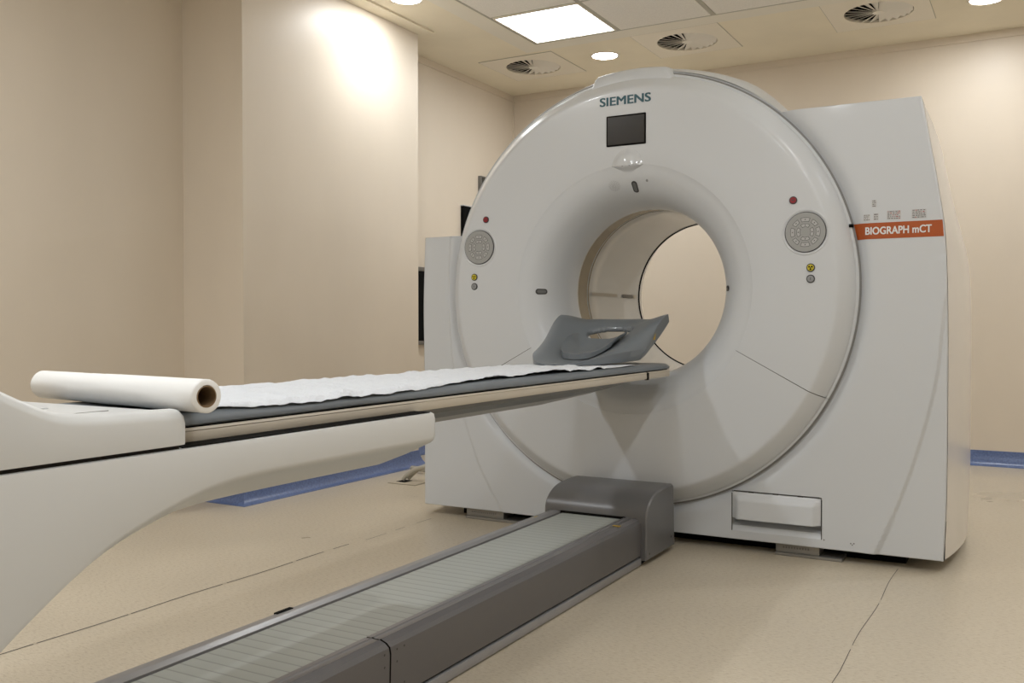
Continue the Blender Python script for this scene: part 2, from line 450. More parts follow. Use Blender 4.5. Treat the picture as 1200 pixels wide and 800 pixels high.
# ---- outline of the body seen from the front, as a dense CCW polyline tagged by zone
RH = .955
def seg(a, b, n, zone): return [((a[0]+(b[0]-a[0])*k/n, a[1]+(b[1]-a[1])*k/n), zone) for k in range(n)]
rx = [(.05, 1.193), (.30, 1.201), (.72, 1.202), (1.05, 1.199), (1.30, 1.188), (1.46, 1.166), (1.62, 1.139), (1.75, 1.116), (1.816, 1.104)]
lx = [(.05, -1.181), (.7, -1.183), (1.05, -1.188), (1.381, -1.176)]
xr = XC+sqrt(RH**2-(1.816-ZC)**2); xl = XC-sqrt(RH**2-(1.381-ZC)**2)
out = []
out += seg((-1.181, ZB), (1.193, ZB), 240, 'b')
out += [((spline(rx, ZB+(1.816-ZB)*k/140), ZB+(1.816-ZB)*k/140), 'r') for k in range(140)]
out += seg((1.104, 1.816), (xr, 1.816), 20, 'wr')
a0 = atan2(1.816-ZC, xr-XC); a1 = atan2(1.381-ZC, xl-XC)
out += [((XC+RH*cos(a0+(a1-a0)*k/90), ZC+RH*sin(a0+(a1-a0)*k/90)), 'h') for k in range(90)]
out += seg((xl, 1.381), (-1.176, 1.381), 12, 'wl')
out += [((spline(lx, 1.381-(1.381-ZB)*k/110), 1.381-(1.381-ZB)*k/110), 'l') for k in range(110)]
N = len(out)
OP = [p for p, z in out]; OZ = [z for p, z in out]
# front cover: grid from the disc radius out to the outline, with relief
cr = [(.0, .93), (.05, .95), (.2, 1.01), (.426, 1.086), (.723, 1.158), (1.0, 1.187), (1.15, 1.215)]
cl = [(.0, -.70), (.04, -.72), (.287, -.865), (.656, -.987), (.949, -1.026), (1.2, -1.032), (1.381, -1.02)]
def relief(x, z):
    r = hypot(x-XC, z-ZC)
    y = .022*math.exp(-((r-.945)/.03)**2)
    if z < 1.2: y += .008*ss(-.002, .009, x-spline(cr, z)) - .004*ss(-.07, -.005, x-spline(cr, z))*(1-ss(-.003, .012, x-spline(cr, z)))
    y += .007*ss(-.002, .008, spline(cl, z)-x)*(1 if z < 1.4 else 0)
    return y
K = 90
rows = []
for k in range(K+1):
    u = k/K
    row = []
    for (x, z) in OP:
        a = atan2(z-ZC, x-XC); r1 = hypot(x-XC, z-ZC); r0 = .93
        r = r0+(r1-r0)*u
        xx, zz = XC+r*cos(a), ZC+r*sin(a)
        row.append((xx, relief(xx, zz), zz))
    rows.append(row)
def inset(row, d, y):   # radial growth of the outline
    o = []
    for (x, z) in OP:
        a = atan2(z-ZC, x-XC); r = hypot(x-XC, z-ZC)+d; o.append((XC+r*cos(a), y, ZC+r*sin(a)))
    return o
rows[-1] = [(XC+(p[0]-XC)*.997, p[1], ZC+(p[2]-ZC)*.997) for p in rows[-1]]
rows.append([(x, relief(x, z)+.004, z) for x, z in OP])
rows.append([(x, .03, z) for x, z in OP])
mb = MB(); mb.grid(rows, closed=True)
bm = bmesh.new(); vs = [bm.verts.new(p) for p in mb.v]
for q in mb.f: bm.faces.new([vs[i] for i in q])
SX0, SX1, SZ0, SZ1 = .384, .748, .086, .254     # step recess opening
def near():
    fs = [f for f in bm.faces if SX0-.1 < f.calc_center_median().x < SX1+.1 and SZ0-.1 < f.calc_center_median().z < SZ1+.1]
    g = set(fs)
    for f in fs: g.update(f.edges); g.update(f.verts)
    return list(g)
for co, no in (((SX0, 0, 0), (1, 0, 0)), ((SX1, 0, 0), (1, 0, 0)), ((0, 0, SZ0), (0, 0, 1)), ((0, 0, SZ1), (0, 0, 1))):
    bmesh.ops.bisect_plane(bm, geom=near(), plane_co=co, plane_no=no)
bmesh.ops.delete(bm, geom=[f for f in bm.faces if SX0 < f.calc_center_median().x < SX1 and SZ0 < f.calc_center_median().z < SZ1 and f.calc_center_median().y < .02], context='FACES')
obj('front_cover', bm, M['cover'], G, smooth=28)
# ---- body shell behind, split by zone
DEP = 1.25
def bulge(y): return spline([(0, 0), (.02, 0), (.25, .034), (.5, .048), (.8, .03), (1.05, -.03), (DEP, -.16)], y)
def swell(y): return spline([(0, -.002), (.03, .004), (.10, .03), (.25, .056), (.5, .07), (.9, .05), (DEP, -.06)], y)
ysamp = [.0302, .05, .08, .12, .18, .26, .36, .5, .65, .8, .95, 1.08, 1.18, DEP]
def shell_pt(i, y):
    x, z = OP[i]; zn = OZ[i]
    if zn == 'h':
        j = i-OZ.index('h'); t = ss(0, 14, j)*ss(0, 10, 89-j)
        r = RH+swell(y)*t; a = atan2(z-ZC, x-XC)
        return (XC+r*cos(a), y, ZC+r*sin(a))
    b = bulge(y); wgt = max(0, min(1, (abs(x-XC)-.75)/.4))
    sg = 1 if x > XC else -1
    dd = interp([(0, 0), (.03, .004), (.1, .04), (.25, .105), (.5, .21), (.8, .34), (1.25, .55)], y)
    zz = z-dd*ss(1.0, 1.8, z)*ss(.55, 1.0, x)
    return (x+sg*b*wgt, y, zz)
def strip(i0, i1, yy=ysamp, d=0):
    mb = MB()
    mb.grid([[shell_pt(i % N, y) for i in range(i0, i1+1)] for y in yy])
    return mb.vf
ib, ir, iw, ih, il, ill = [OZ.index(z) for z in ('b', 'r', 'wr', 'h', 'wl', 'l')]
obj('bottom_cover', strip(ib, ir), M['cover'], G)
obj('side_cover', strip(ir, iw), M['side'], G, smooth=50)
obj('shoulder_cover', strip(iw, ih), M['cover'], G)
obj('top_cover', strip(ih, il), M['hood'], G, smooth=50)
obj('shoulder_cover', strip(il, ill), M['cover'], G)
obj('side_cover', strip(ill, N), M['side'], G, smooth=50)
mb = MB(); rr = []
base = [shell_pt(i, DEP) for i in range(N)]
for u in (0, .3, .6, .9, 1):
    row = []
    for (x, y, z) in base:
        a = atan2(z-ZC, x-XC); r = hypot(x-XC, z-ZC); r2 = r+(.47-r)*u
        row.append((XC+r2*cos(a), DEP+.03*ss(0, .3, u), ZC+r2*sin(a)))
    rr.append(row)
mb.grid(rr, closed=True); obj('rear_cover', mb.vf, M['cover'], G, smooth=50)
# dark split between front cover and side cover near the floor
mb = MB(); mb.grid([[(1.1935+.001, .028, .05), (1.197, .040, .05)], [(1.1965, .030, .12), (1.198, .036, .12)], [(1.2005, .031, .20), (1.2015, .033, .20)]])
obj('cover_split', mb.vf, M['darkgap'], G, smooth=0)
# ---- disc face and funnel (lathe about the bore axis)
fprof = [(.376, .205), (.3765, .16), (.379, .12), (.386, .08), (.398, .04), (.416, .004), (.438, -.026), (.464, -.050), (.492, -.066), (.518, -.0745), (.538, -.078), (.5405, -.0795),
         (.5425, -.080), (.60, -.081), (.70, -.081), (.80, -.081), (.855, -.081), (.865, -.0805), (.871, -.0788), (.876, -.0760), (.882, -.0710), (.905, -.048), (.921, -.0235), (.9265, -.015), (.9285, -.009), (.930, -.001), (.939, -.001), (.9405, .001), (.9405, .03)]
def lathe(prof_, a0, a1, n, mb=None, closed=False):
    mb = mb or MB(); rows = []
    for k in range(n+(0 if closed else 1)):
        a = a0+(a1-a0)*k/n
        rows.append([(XC+r*cos(a), y, ZC+r*sin(a)) for r, y in prof_])
    if closed: rows.append(rows[0])
    mb.grid(rows); return mb.vf
SA = radians(-28.5); SB = radians(-151.5); gp = .0016
fcov = [p for p in fprof if p[0] >= .5405]; ffun = [p for p in fprof if p[0] <= .5405]
obj('face_cover', lathe(fcov, SA+gp, SB+2*pi-gp, 220), M['face'], G)
obj('lower_face_cover', lathe(fcov, SB+gp, SA-gp, 120), M['face'], G)
obj('bore_funnel', lathe(ffun, 0, 2*pi, 256, closed=True), M['face'], G, smooth=50)
obj('seam_backing', lathe([(.53, -.070), (.855, -.073), (.88, -.060), (.90, -.040), (.92, -.010)], 0, 2*pi, 96, closed=True), M['darkgap'], G)
obj('groove', lathe([(.939, .006), (.948, .012)], 0, 2*pi, 200, closed=True), M['groove'], G)
# ---- bore
obj('bore_window', lathe([(.381, .20), (.3865, .36)], 0, 2*pi, 160, closed=True), M['gold'], G)
obj('bore_edge_ring', lathe([(.376, .200), (.3745, .206), (.376, .212), (.384, .212)], 0, 2*pi, 160, closed=True), M['bore'], G)
obj('bore_tunnel', lathe([(.392, .333), (.385, .335), (.384, .341), (.386, .347), (.388, .35), (.3915, .50), (.393, .80), (.393, 1.035)], 0, 2*pi, 200, closed=True), M['bore'], G, smooth=50)
obj('bore_seam', lathe([(.3832, .3405), (.3858, .348)], 0, 2*pi, 160, closed=True), M['darkgap'], G)
obj('bore_gasket', lathe([(.395, 1.030), (.3895, 1.032), (.3885, 1.040), (.395, 1.046)], 0, 2*pi, 160, closed=True), M['black'], G)
obj('rear_bore_ring', lathe([(.391, 1.044), (.390, 1.050), (.394, 1.062), (.41, 1.10), (.43, 1.17), (.47, 1.28)], 0, 2*pi, 200, closed=True), M['bore'], G, smooth=50)
# marks inside the tunnel on the far left wall
def bore_patch(name, r, y0, y1, a0, a1, m):
    mb = MB(); mb.grid([[(XC+r*cos(a0+(a1-a0)*k/4), y, ZC+r*sin(a0+(a1-a0)*k/4)) for k in range(5)] for y in (y0, y1)])
    return obj(name, mb.vf, m, G)
bore_patch('tunnel_stripe', .3865, .40, .72, pi-.02, pi+.02, M['cream'])
bore_patch('tunnel_marker', .3885, .80, .93, pi-.024, pi+.024, M['frame'])
bore_patch('tunnel_marker', .3885, .945, .99, pi-.024, pi+.024, M['cream'])
# ---- windows and marks on the funnel
def fun_pt(s, a, lift=.0012):
    """s = arc length along the funnel profile from the lip inwards"""
    pr = ffun[::-1]; d = 0
    for (r0, y0), (r1, y1) in zip(pr, pr[1:]):
        l = hypot(r1-r0, y1-y0)
        if s <= d+l:
            u = (s-d)/l; r = r0+(r1-r0)*u; y = y0+(y1-y0)*u
            tn = Vector((r1-r0, y1-y0)).normalized(); nn = Vector((tn.y, -tn.x))
            if nn.y > 0: nn = -nn
            r += nn.x*lift; y += nn.y*lift
            return (XC+r*cos(a), y, ZC+r*sin(a))
        d += l
    return (XC+pr[-1][0]*cos(a), pr[-1][1], ZC+pr[-1][0]*sin(a))
def capsule(name, s0, a, ls, wd, m, lift, parent=G, tilt=0):
    c = []
    for k in range(12): c.append((ls/2-wd/2+wd/2*cos(-pi/2+pi*k/11), wd/2*sin(-pi/2+pi*k/11)))
    for k in range(12): c.append((-ls/2+wd/2+wd/2*cos(pi/2+pi*k/11), wd/2*sin(pi/2+pi*k/11)))
    n = len(c); rows = []
    for u in (1, .8, .4, .001):
        row = []
        for (p, q) in c:
            p_, q_ = p*u, q*u
            p2 = p_*cos(tilt)-q_*sin(tilt); q2 = p_*sin(tilt)+q_*cos(tilt)
            row.append(fun_pt(s0+p2, a+q2/.45, lift))
        rows.append(row)
    mb = MB(); mb.grid(rows, closed=True); return obj(name, mb.vf, m, parent)
for a, s0, ls in ((pi, .108, .058), (0, .16, .05), (radians(88), .105, .062)):
    cap = capsule('laser_window', s0, a, ls, .026, M['ring'], .0015)
    c2 = capsule('window_glass', s0, a, ls-.014, .015, M['lens'] if a == 0 else M['carrier'], .0024, cap)
mb = MB()
for rr_ in (.006, .012, .018, .024):
    nn = int(rr_*1000/2.0)+4
    for k in range(nn):
        aa = 2*pi*k/nn+rr_*90
        p0 = Vector(fun_pt(.085+rr_*cos(aa), radians(99.5)+rr_*sin(aa)/.47, .001))
        n_ = len(mb.v); q = .0011
        mb.add([p0+Vector((-q, 0, -q)), p0+Vector((q, 0, -q)), p0+Vector((q, 0, q)), p0+Vector((-q, 0, q))], [(0, 1, 2, 3)])
obj('speaker_grille', mb.vf, M['seam'], G, smooth=0)
capsule('funnel_screw', .07, radians(80.5), .012, .010, M['btngrey'], .0015)
# ---- camera bump over the bore
mb = MB(); rows = []
BZ, BW, BH_, BD = 1.636, .066, .078, .022
def bump_y(p): return -.0800-BD*(1-p**2.2)*(1-.35*ss(.6, 1, p))
for i in range(19):
    p = 1-i/18
    rows.append([(XC-.002+BW*p*cos(pi*j/32)*(1+.12*(1-sin(pi*j/32))), bump_y(p), BZ+BH_*p*sin(pi*j/32)) for j in range(33)])
mb.grid(rows)
edge = [(XC-.002+BW*1.12*t_, bump_y(abs(t_)), BZ) for t_ in [-1+2*j/40 for j in range(41)]]
rows = [edge]
for i in range(1, 9):
    v = i/8
    rows.append([(x, y+(-.069-y)*ss(0, 1, v)*(.9), z-.030*v*(1-((x-XC+.002)/(BW*1.12))**2)) for x, y, z in edge])
mb.grid(rows)
bp = obj('camera_bump', mb.vf, mat('bump_gloss', (.645, .67, .70), .12, spec=.5, coat=.5), G, smooth=50)
obj('sensor_slot', rbox(XC-.022, XC+.018, -.100, -.088, 1.6310, 1.6357, .001, 1), M['ring'], bp)
# ---- screen
sc = obj('gantry_screen', rbox(-.1555, .0275, -.0845, -.079, 1.7225, 1.8555, .004, 2), M['black'], G)
obj('screen_glass', rbox(-.150, .022, -.0860, -.0838, 1.728, 1.850, .002, 1), M['screen'], sc)
# ---- lettering
text('name_lettering', 'SIEMENS', M['teal'], .038, .238, (-.188, -.081, 1.9005), G, weight=.0, bold=1.75)
# ---- crown cap on top of the dome
mb = MB(); rows = []
for y, r in ((-.0325, .902), (-.033, .912), (-.030, .935), (-.024, .952), (-.014, .964), (.0, .971), (.04, .980), (.12, .988), (.25, .99), (.45, .985), (.60, .96), (.62, .90)):
    row = []
    for k in range(41):
        a = radians(103.8-27.5*k/40); e = ss(0, 5, k)*ss(0, 9, 40-k)
        rl_ = min(r, .900) if y < 0 else .915
        rr_ = rl_+(r-rl_)*e
        row.append((XC+rr_*cos(a), y+(.006 if e < .05 and y < 0 else 0), ZC+rr_*sin(a)))
    rows.append(row)
mb.grid(rows); obj('crown_cap', mb.vf, M['hood'], G, smooth=40)
# ---- control pads and buttons
def pad(x, z):
    well = obj('control_pad', lathe_at(x, z, [(.092, 0), (.088, -.003), (.083, -.0015), (.0805, .0005)], -.0805), M['face'], G)
    obj('pad_edge', lathe_at(x, z, [(.0805, .000), (.0795, -.0035), (.0775, -.0045)], -.0808), M['ring'], well)
    obj('keypad', disc(x, -.0805, z, .0775, .0050, 64), M['keypad'], well)
    def key(r0, r1, a, da, m=M['key']):
        mb = MB(); n = 6
        for (mm, gr, yy) in ((1, .0016, -.0858),):
            v = [(x+r*cos(a+s*(da)), yy, z+r*sin(a+s*(da))) for r in (r0, r1) for s in [-1+2*k/n for k in range(n+1)]]
            f = [(k, k+1, n+2+k, n+1+k) for k in range(n)]; mb.add(v, f)
        kk = obj('key_outline', mb.vf, M['ink'], well, smooth=0)
        g = .0018
        v = [(x+r*cos(a+s*(da-g/r)), -.0863, z+r*sin(a+s*(da-g/r))) for r in (r0+g, r1-g) for s in [-1+2*k/n for k in range(n+1)]]
        obj('key', (v, [(k, k+1, n+2+k, n+1+k) for k in range(n)]), m, kk, smooth=0)
        rm = (r0+r1)/2
        c0, c1 = x+rm*cos(a), z+rm*sin(a); q = .0028
        pts = [(c0-q, -.0867, c1-q*.6), (c0+q*.2, -.0867, c1-q), (c0+q, -.0867, c1+q*.7), (c0-q*.3, -.0867, c1+q)]
        obj('key_mark', (pts, [(0, 1, 2, 3)]), M['ink'], kk, smooth=0)
    for k in range(4): key(.020, .034, pi/2*k, .60)
    for k in range(8): key(.041, .058, pi/4*k, .26 if k % 2 else .34)
def lathe_at(x, z, pr, y0, n=64):
    mb = MB(); mb.grid([[(x+r*cos(2*pi*k/n), y0+y, z+r*sin(2*pi*k/n)) for k in range(n)] for r, y in pr], closed=True); return mb.vf
def button(x, z, r, m, kind):
    b = obj(kind, disc(x, -.080, z, r, .0045, 32), M['ring'], G)
    obj('button_cap', disc(x, -.0843, z, r*.76, .0028, 32), m, b)
    return b
for sx in (-1, 1):
    x = XC+sx*.751; pad(x, 1.312)
    xb = XC+sx*(.703 if sx > 0 else .714); b = button(xb, 1.440, .0155, M['red'], 'stop_button')
    obj('button_mark', bx(xb-.006, xb+.006, -.0875, -.0870, 1.4385, 1.4415), M['ring'], b, smooth=0)
    x2 = XC+sx*(.772 if sx > 0 else .778)
    b = button(x2, 1.172, .0165, M['yellow'], 'yellow_indicator')
    mb = MB()
    for k in range(3):
        a = pi/2+2*pi/3*k+pi
        v = [(x2+r*cos(a+s), -.0876, 1.172+r*sin(a+s)) for r in (.0026, .0092) for s in (-.5, -.17, .17, .5)]
        mb.add(v, [(0, 1, 5, 4), (1, 2, 6, 5), (2, 3, 7, 6)])
    mb.add([(x2+.0018*cos(2*pi*k/8), -.0876, 1.172+.0018*sin(2*pi*k/8)) for k in range(8)], [tuple(range(8))])
    obj('radiation_trefoil', mb.vf, M['black'], b, smooth=0)
    b = button(x2, 1.128, .0165, M['btngrey'], 'grey_button')
    obj('button_mark', bx(x2-.0012, x2+.0012, -.0876, -.0871, 1.123, 1.133), M['ink'], b, smooth=0)
# ---- orange name band
zt0, zb0 = 1.343, 1.281
mb = MB()
n = 24
def bandy(x, z): return relief(x, z)-.0012
rows = []
for k in range(n+1):
    u = k/n; row = []
    for z in (zt0, (zt0+zb0)/2, zb0):
        xl_ = XC+sqrt(.942**2-(z-ZC)**2)-.0; xr_ = interp([(1.28, 1.187), (1.343, 1.182)], z)
        x = xl_+(xr_-xl_)*u; row.append((x, bandy(x, z), z))
    rows.append(row)
mb.grid(rows); band = obj('name_band', mb.vf, M['orange'], G)
text('name_lettering', 'BIOGRAPH mCT', M['white'], .030, .238, (.907, -.0012, 1.2975), G, weight=.012, bold=1.0)
obj('band_clip', rbox(.846, .862, -.006, .012, 1.330, 1.343, .002, 1), M['black'], G)
# ---- stickers above the band
def sticker(x0, x1, z0, z1, lines, m=M['print'], red=False):
    s = obj('sticker', bx(x0, x1, -.0012, .002, z0, z1), M['label'], G, smooth=0)
    mb = MB(); mr = MB(); h = (z1-z0)/lines
    for k in range(lines):
        x = x0+.003; zc = z0+h*(k+.5)
        while x < x1-.006:
            l = random.uniform(.002, .008); l = min(l, x1-.003-x)
            (mr if red and random.random() < .2 else mb).add([(x, -.0016, zc-h*.24), (x+l, -.0016, zc-h*.24), (x+l, -.0016, zc+h*.24), (x, -.0016, zc+h*.24)], [(0, 1, 2, 3)])
            x += l+random.uniform(.001, .004)
    obj('sticker_print', mb.vf, m, s, smooth=0)
    if mr.v: obj('sticker_print', mr.vf, M['printred'], s, smooth=0)
sticker(.930, .948, 1.405, 1.432, 4)
sticker(.899, .925, 1.353, 1.377, 4)
sticker(.936, .955, 1.353, 1.380, 3)
sticker(.985, 1.036, 1.354, 1.387, 5, red=True)
sticker(1.074, 1.126, 1.354, 1.387, 5, red=True)
# ---- fold-out step, lower right
rc = MB()
rc.grid([[(x, y, z) for y, z in ((0, SZ0), (.012, SZ0+.022), (.030, SZ0+.030), (.055, SZ0+.034), (.06, SZ0+.06), (.06, SZ1), (0, SZ1))] for x in (SX0, SX1)])
for x in (SX0, SX1): rc.add([(x, y, z) for y, z in ((0, SZ0), (.012, SZ0+.022), (.030, SZ0+.030), (.055, SZ0+.034), (.06, SZ0+.06), (.06, SZ1), (0, SZ1))], [tuple(range(7))])
rcs = obj('step_recess', rc.vf, M['cover'], G, smooth=20)
# flap: shallow pillow panel
def flap_pt(u, v):
    x = SX0+.003+(SX1-SX0-.006)*u; z = .142+(SZ1-.004-.142)*v
    e = min(u*12, (1-u)*12, 1); e = ss(0, 1, e); tpp = ss(0, 1, min(1, (1-v)*3.2))
    # rounded upper corners
    y = -.004-.030*e*tpp*(.75+.25*(1-v))
    return (x, y, z)
mb = MB()
mb.grid([[flap_pt(i/36, j/20) for i in range(37)] for j in range(21)])
bot = [flap_pt(i/36, 0) for i in range(37)]
mb.grid([bot, [(x, .03, z+.006) for x, y, z in bot]])
fl = obj('step_flap', mb.vf, M['cover'], G, smooth=50)
mb = MB()
for k in range(3):
    xx = SX0+.07+k*.10; mb.box(xx, xx+.022, -.0045, .004, SZ1-.004, SZ1+.001)
obj('step_hinge', mb.vf, M['seam'], fl, smooth=0)
mb = MB()
mb.box(SX0-.0015, SX0+.0015, -.0015, .003, SZ0, SZ1-.01); mb.box(SX1-.0015, SX1+.0015, -.0015, .003, SZ0, SZ1-.01); mb.box(SX0+.008, SX1-.008, -.0015, .003, SZ1-.0018, SZ1+.0008)
obj('step_joint', mb.vf, M['seam'], G, smooth=0)
mb = MB()
for x, z in ((.758, .086), (.86, .083), (.872, .084), (.866, .078)): mb.box(x-.0022, x+.0022, -.001, .004, z-.0022, z+.0022)
obj('screw_hole', mb.vf, M['ink'], G, smooth=0)
# ---- black plinth standing for the shadow underneath, feet
obj('shadow_plinth', bx(-1.02, 1.05, .12, 1.1, 0.0, .052), M['black'], G, smooth=0)
for x0, x1 in ((-.945, -.735), (.56, .735)):
    f = obj('levelling_foot', rbox(x0, x1, .025, .13, .012, .052, .003, 2), M['foot'], G)
    obj('foot_plate', rbox(x0-.0, x1+.09, .015, .14, 0.0, .012, .002, 1), M['foot'], f)
    mb = MB(); x = x0+.03
    while x < x1-.04:
        mb.box(x, x+.006, .0243, .03, .030, .038); x += .011
    obj('foot_print', mb.vf, M['print'], f, smooth=0)

# ================================================================== TABLE RAIL ON THE FLOOR
R = thing('table_floor_rail', 'low grey floor rail with ribbed tread running from the gantry towards the viewer', 'floor rail', (XC, 0, 0))
RY0 = -5.2; RT = .185
# cover profile (right side), mirrored on the left
pr_r = [(.200, .040), (.203, .155), (.200, .170), (.190, .179), (.176, .184), (.172, .186), (.168, .184), (.150, .1845), (.147, .187), (.143, .1845), (.128, .184), (.128, .170)]
def rail_side(y0, y1, sgn, mm):
    mb = MB()
    mb.grid([[(sgn*x, y0, z) for x, z in pr_r[:4]], [(sgn*x, y1, z) for x, z in pr_r[:4]]])
    sc_ = obj('side_cover', mb.vf, mm, R, smooth=30)
    mb = MB(); mb.grid([[(sgn*x, y0, z) for x, z in pr_r[3:]], [(sgn*x, y1, z) for x, z in pr_r[3:]]]); obj('lit_cover_top', mb.vf, M['alu_lit'], sc_, smooth=30); return sc_
rail_side(-2.062, -.43, 1, M['alu']); rail_side(RY0, -2.068, 1, M['alu'])
pl_ = [(.200, .040), (.200, .178), (.197, .1835), (.172, .1855), (.168, .1845), (.153, .179), (.151, .164)]
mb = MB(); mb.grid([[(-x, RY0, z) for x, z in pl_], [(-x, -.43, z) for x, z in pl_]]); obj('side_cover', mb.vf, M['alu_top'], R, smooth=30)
obj('core', bx(-.185, .185, RY0, -.4, .0, .165), M['darkgap'], R, smooth=0)
obj('tread', bx(-.141, .127, RY0, -.425, .160, .1775), M['tread'], R, smooth=0)
mb = MB(); mb.box(.196, .206, RY0, -.43, .014, .034)
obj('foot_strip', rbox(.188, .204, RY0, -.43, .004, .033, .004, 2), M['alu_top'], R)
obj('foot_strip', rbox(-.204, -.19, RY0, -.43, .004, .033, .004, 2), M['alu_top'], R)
obj('slot', bx(-.2012, -.188, -2.035, -1.975, .178, .1862), M['black'], R, smooth=0)
mb = MB()
for y, z in ((-2.04, .16), (-2.04, .13), (-2.04, .07), (-2.09, .16), (-2.09, .13), (-2.01, .16), (-2.01, .07)):
    mb.add([(.2040, y+.003*cos(2*pi*k/8), z+.003*sin(2*pi*k/8)) for k in range(8)], [tuple(range(8))])
obj('screw', mb.vf, M['seam'], R, smooth=0)
mb = MB()
for k in range(3): mb.box(.152+k*.011, .160+k*.011, -.60-.004*k, -.585, .1852, .1864)
obj('yellow_mark', mb.vf, M['yellowmark'], R, smooth=0)
mb = MB(); mb.box(-.185, -.170, -.60, -.575, .1838, .1850); obj('yellow_mark', mb.vf, M['yellowmark'], R, smooth=0)
# end housing with a quarter-round front
hp = [(-.43, .022), (-.43, .170), (-.428, .190)]
for k in range(1, 13):
    a = pi/2*k/12; hp.append((-.428+.16*(1-cos(a)), .190+.088*sin(a)))
hp += [(-.20, .282), (-.13, .282), (-.122, .276), (-.118, .26), (-.105, .022)]
mb = MB(); HW = .225
def hrow(x, sh): 
    cy, cz = -.27, .12
    return [(x, cy+(y-cy)*sh, cz+(z-cz)*sh) for y, z in hp]
mb.grid([hrow(-HW, .97), hrow(-HW+.006, 1), hrow(HW-.006, 1), hrow(HW, .97)], closed=True, caps=True)
H = obj('end_housing', mb.vf, M['housing'], R, smooth=30)
mb = MB()
mb.box(-.15, .135, -.4325, -.429, .1775, .187)
obj('housing_gap', mb.vf, M['black'], H, smooth=0)
mb = MB()
for y, z in ((-.40, .045), (-.15, .065)):
    mb.add([(HW+.0006, y+.005*cos(2*pi*k/10), z+.005*sin(2*pi*k/10)) for k in range(10)], [tuple(range(10))])
obj('screw', mb.vf, M['seam'], H, smooth=0)
mb = MB(); mb.box(-.19, .19, -.40, -.12, 0, .024); obj('housing_base', mb.vf, M['darkgap'], H, smooth=0)

# ================================================================== PATIENT TABLE
T = thing('patient_table', 'long white cantilevered patient table reaching into the scanner bore', 'patient table', (XC, 0, 0))
TW = .263
# support arm with arched underside
zb = [(-3.62, .19), (-3.50, .20), (-3.42, .24), (-3.34, .285), (-3.22, .365), (-3.07, .481), (-2.931, .571), (-2.835, .612), (-2.73, .643), (-2.66, .656), (-2.58, .663), (-2.4, .665), (-1.94, .664)]
mb = MB(); rows = []
ysr = [-4.5, -4.2, -3.9]+[-3.62+k*(3.62-1.975)/70 for k in range(71)]+[-1.960, -1.952, -1.95]
for i, y in enumerate(ysr):
    q = spline(zb, y) if y > -3.62 else .19
    zt = .7338; sh = 1.0; low = .070
    if y > -1.97: t_ = (y+1.97)/.02; sh = 1-.03*t_**2; zt -= .006*t_**2; q += .006*t_**2
    low *= 1-.0*ss(-2.05, -1.95, y)
    if y > -2.02: low *= sqrt(max(.0, 1-((y+2.02)/.075)**2))
    w1 = TW*sh
    sec = [(w1-.012, zt), (w1-.003, zt-.003), (w1, zt-.012), (w1, q+.008), (w1-.004, q-.002), (w1-.016, q-.010)]
    sec += [(w1-.06, q-.010-low*.35), (w1-.13, q-.010-low*.75), (w1-.21, q-.010-low)]
    sec = sec+[(-x, z) for x, z in sec[::-1]]
    if q < .27: sec = [(x, max(z, .19)) for x, z in sec]
    rows.append([(x, y, z) for x, z in sec])
mb.grid(rows, closed=True, caps=True)
arm = obj('support_arm', mb.vf, M['table'], T, smooth=35)
obj('seam_gap', bx(-TW+.012, TW-.008, -4.5, -2.745, .722, .745), M['darkgap'], T, smooth=0)
# cowl with raised side rims
mb = MB(); rows = []
rim = [(-4.5, 1.0), (-3.6, 1.0), (-3.35, .975), (-3.2, .925), (-3.1, .872), (-3.03, .836), (-2.98, .816), (-2.93, .8085), (-2.88, .806), (-2.735, .802)]
for y in [-4.5, -4.0, -3.6]+[-3.5+k*.0125 for k in range(61)]+[-2.744, -2.738, -2.735]:
    if y > -2.734: continue
    zr = spline(rim, y); e = 0
    if y > -2.75: e = (y+2.75)/.015
    zf = .7985 if y > -2.85 else .7985+max(0, -y-3.0)*.35   # inner floor
    zf = min(zf, zr-.006)
    w1 = TW-.004*e*e; top = zr-.006*e*e
    sec = [(w1-.001, .7395), (w1, .743), (w1, top-.020), (w1-.004, top-.008), (w1-.013, top-.001), (w1-.024, top), (w1-.045, (top+zf)/2+.001), (w1-.07, zf), (w1-.10, zf)]
    sec = sec+[(-x, z) for x, z in sec[::-1]]
    rows.append([(x, y, z) for x, z in sec])
mb.grid(rows, closed=True, caps=True)
cw = obj('cowl', mb.vf, M['table'], T, smooth=35)
# recessed lid line and latch on the cowl
mb = MB()
mb.box(.14, .142, -3.02, -2.80, .7975, .7990); mb.box(-.10, .142, -3.022, -3.02, .7975, .7990)
obj('lid_joint', mb.vf, M['frame'], cw, smooth=0)
obj('lid', rbox(-.12, .02, -2.99, -2.83, .797, .8012, .002, 2), M['table'], cw)
mb = MB(); mb.box(.028, .046, -2.895, -2.888, .798, .803); mb.box(.036, .042, -2.91, -2.888, .798, .802); mb.box(.022, .030, -2.918, -2.908, .798, .802)
obj('latch', mb.vf, M['ring'], cw, smooth=0)
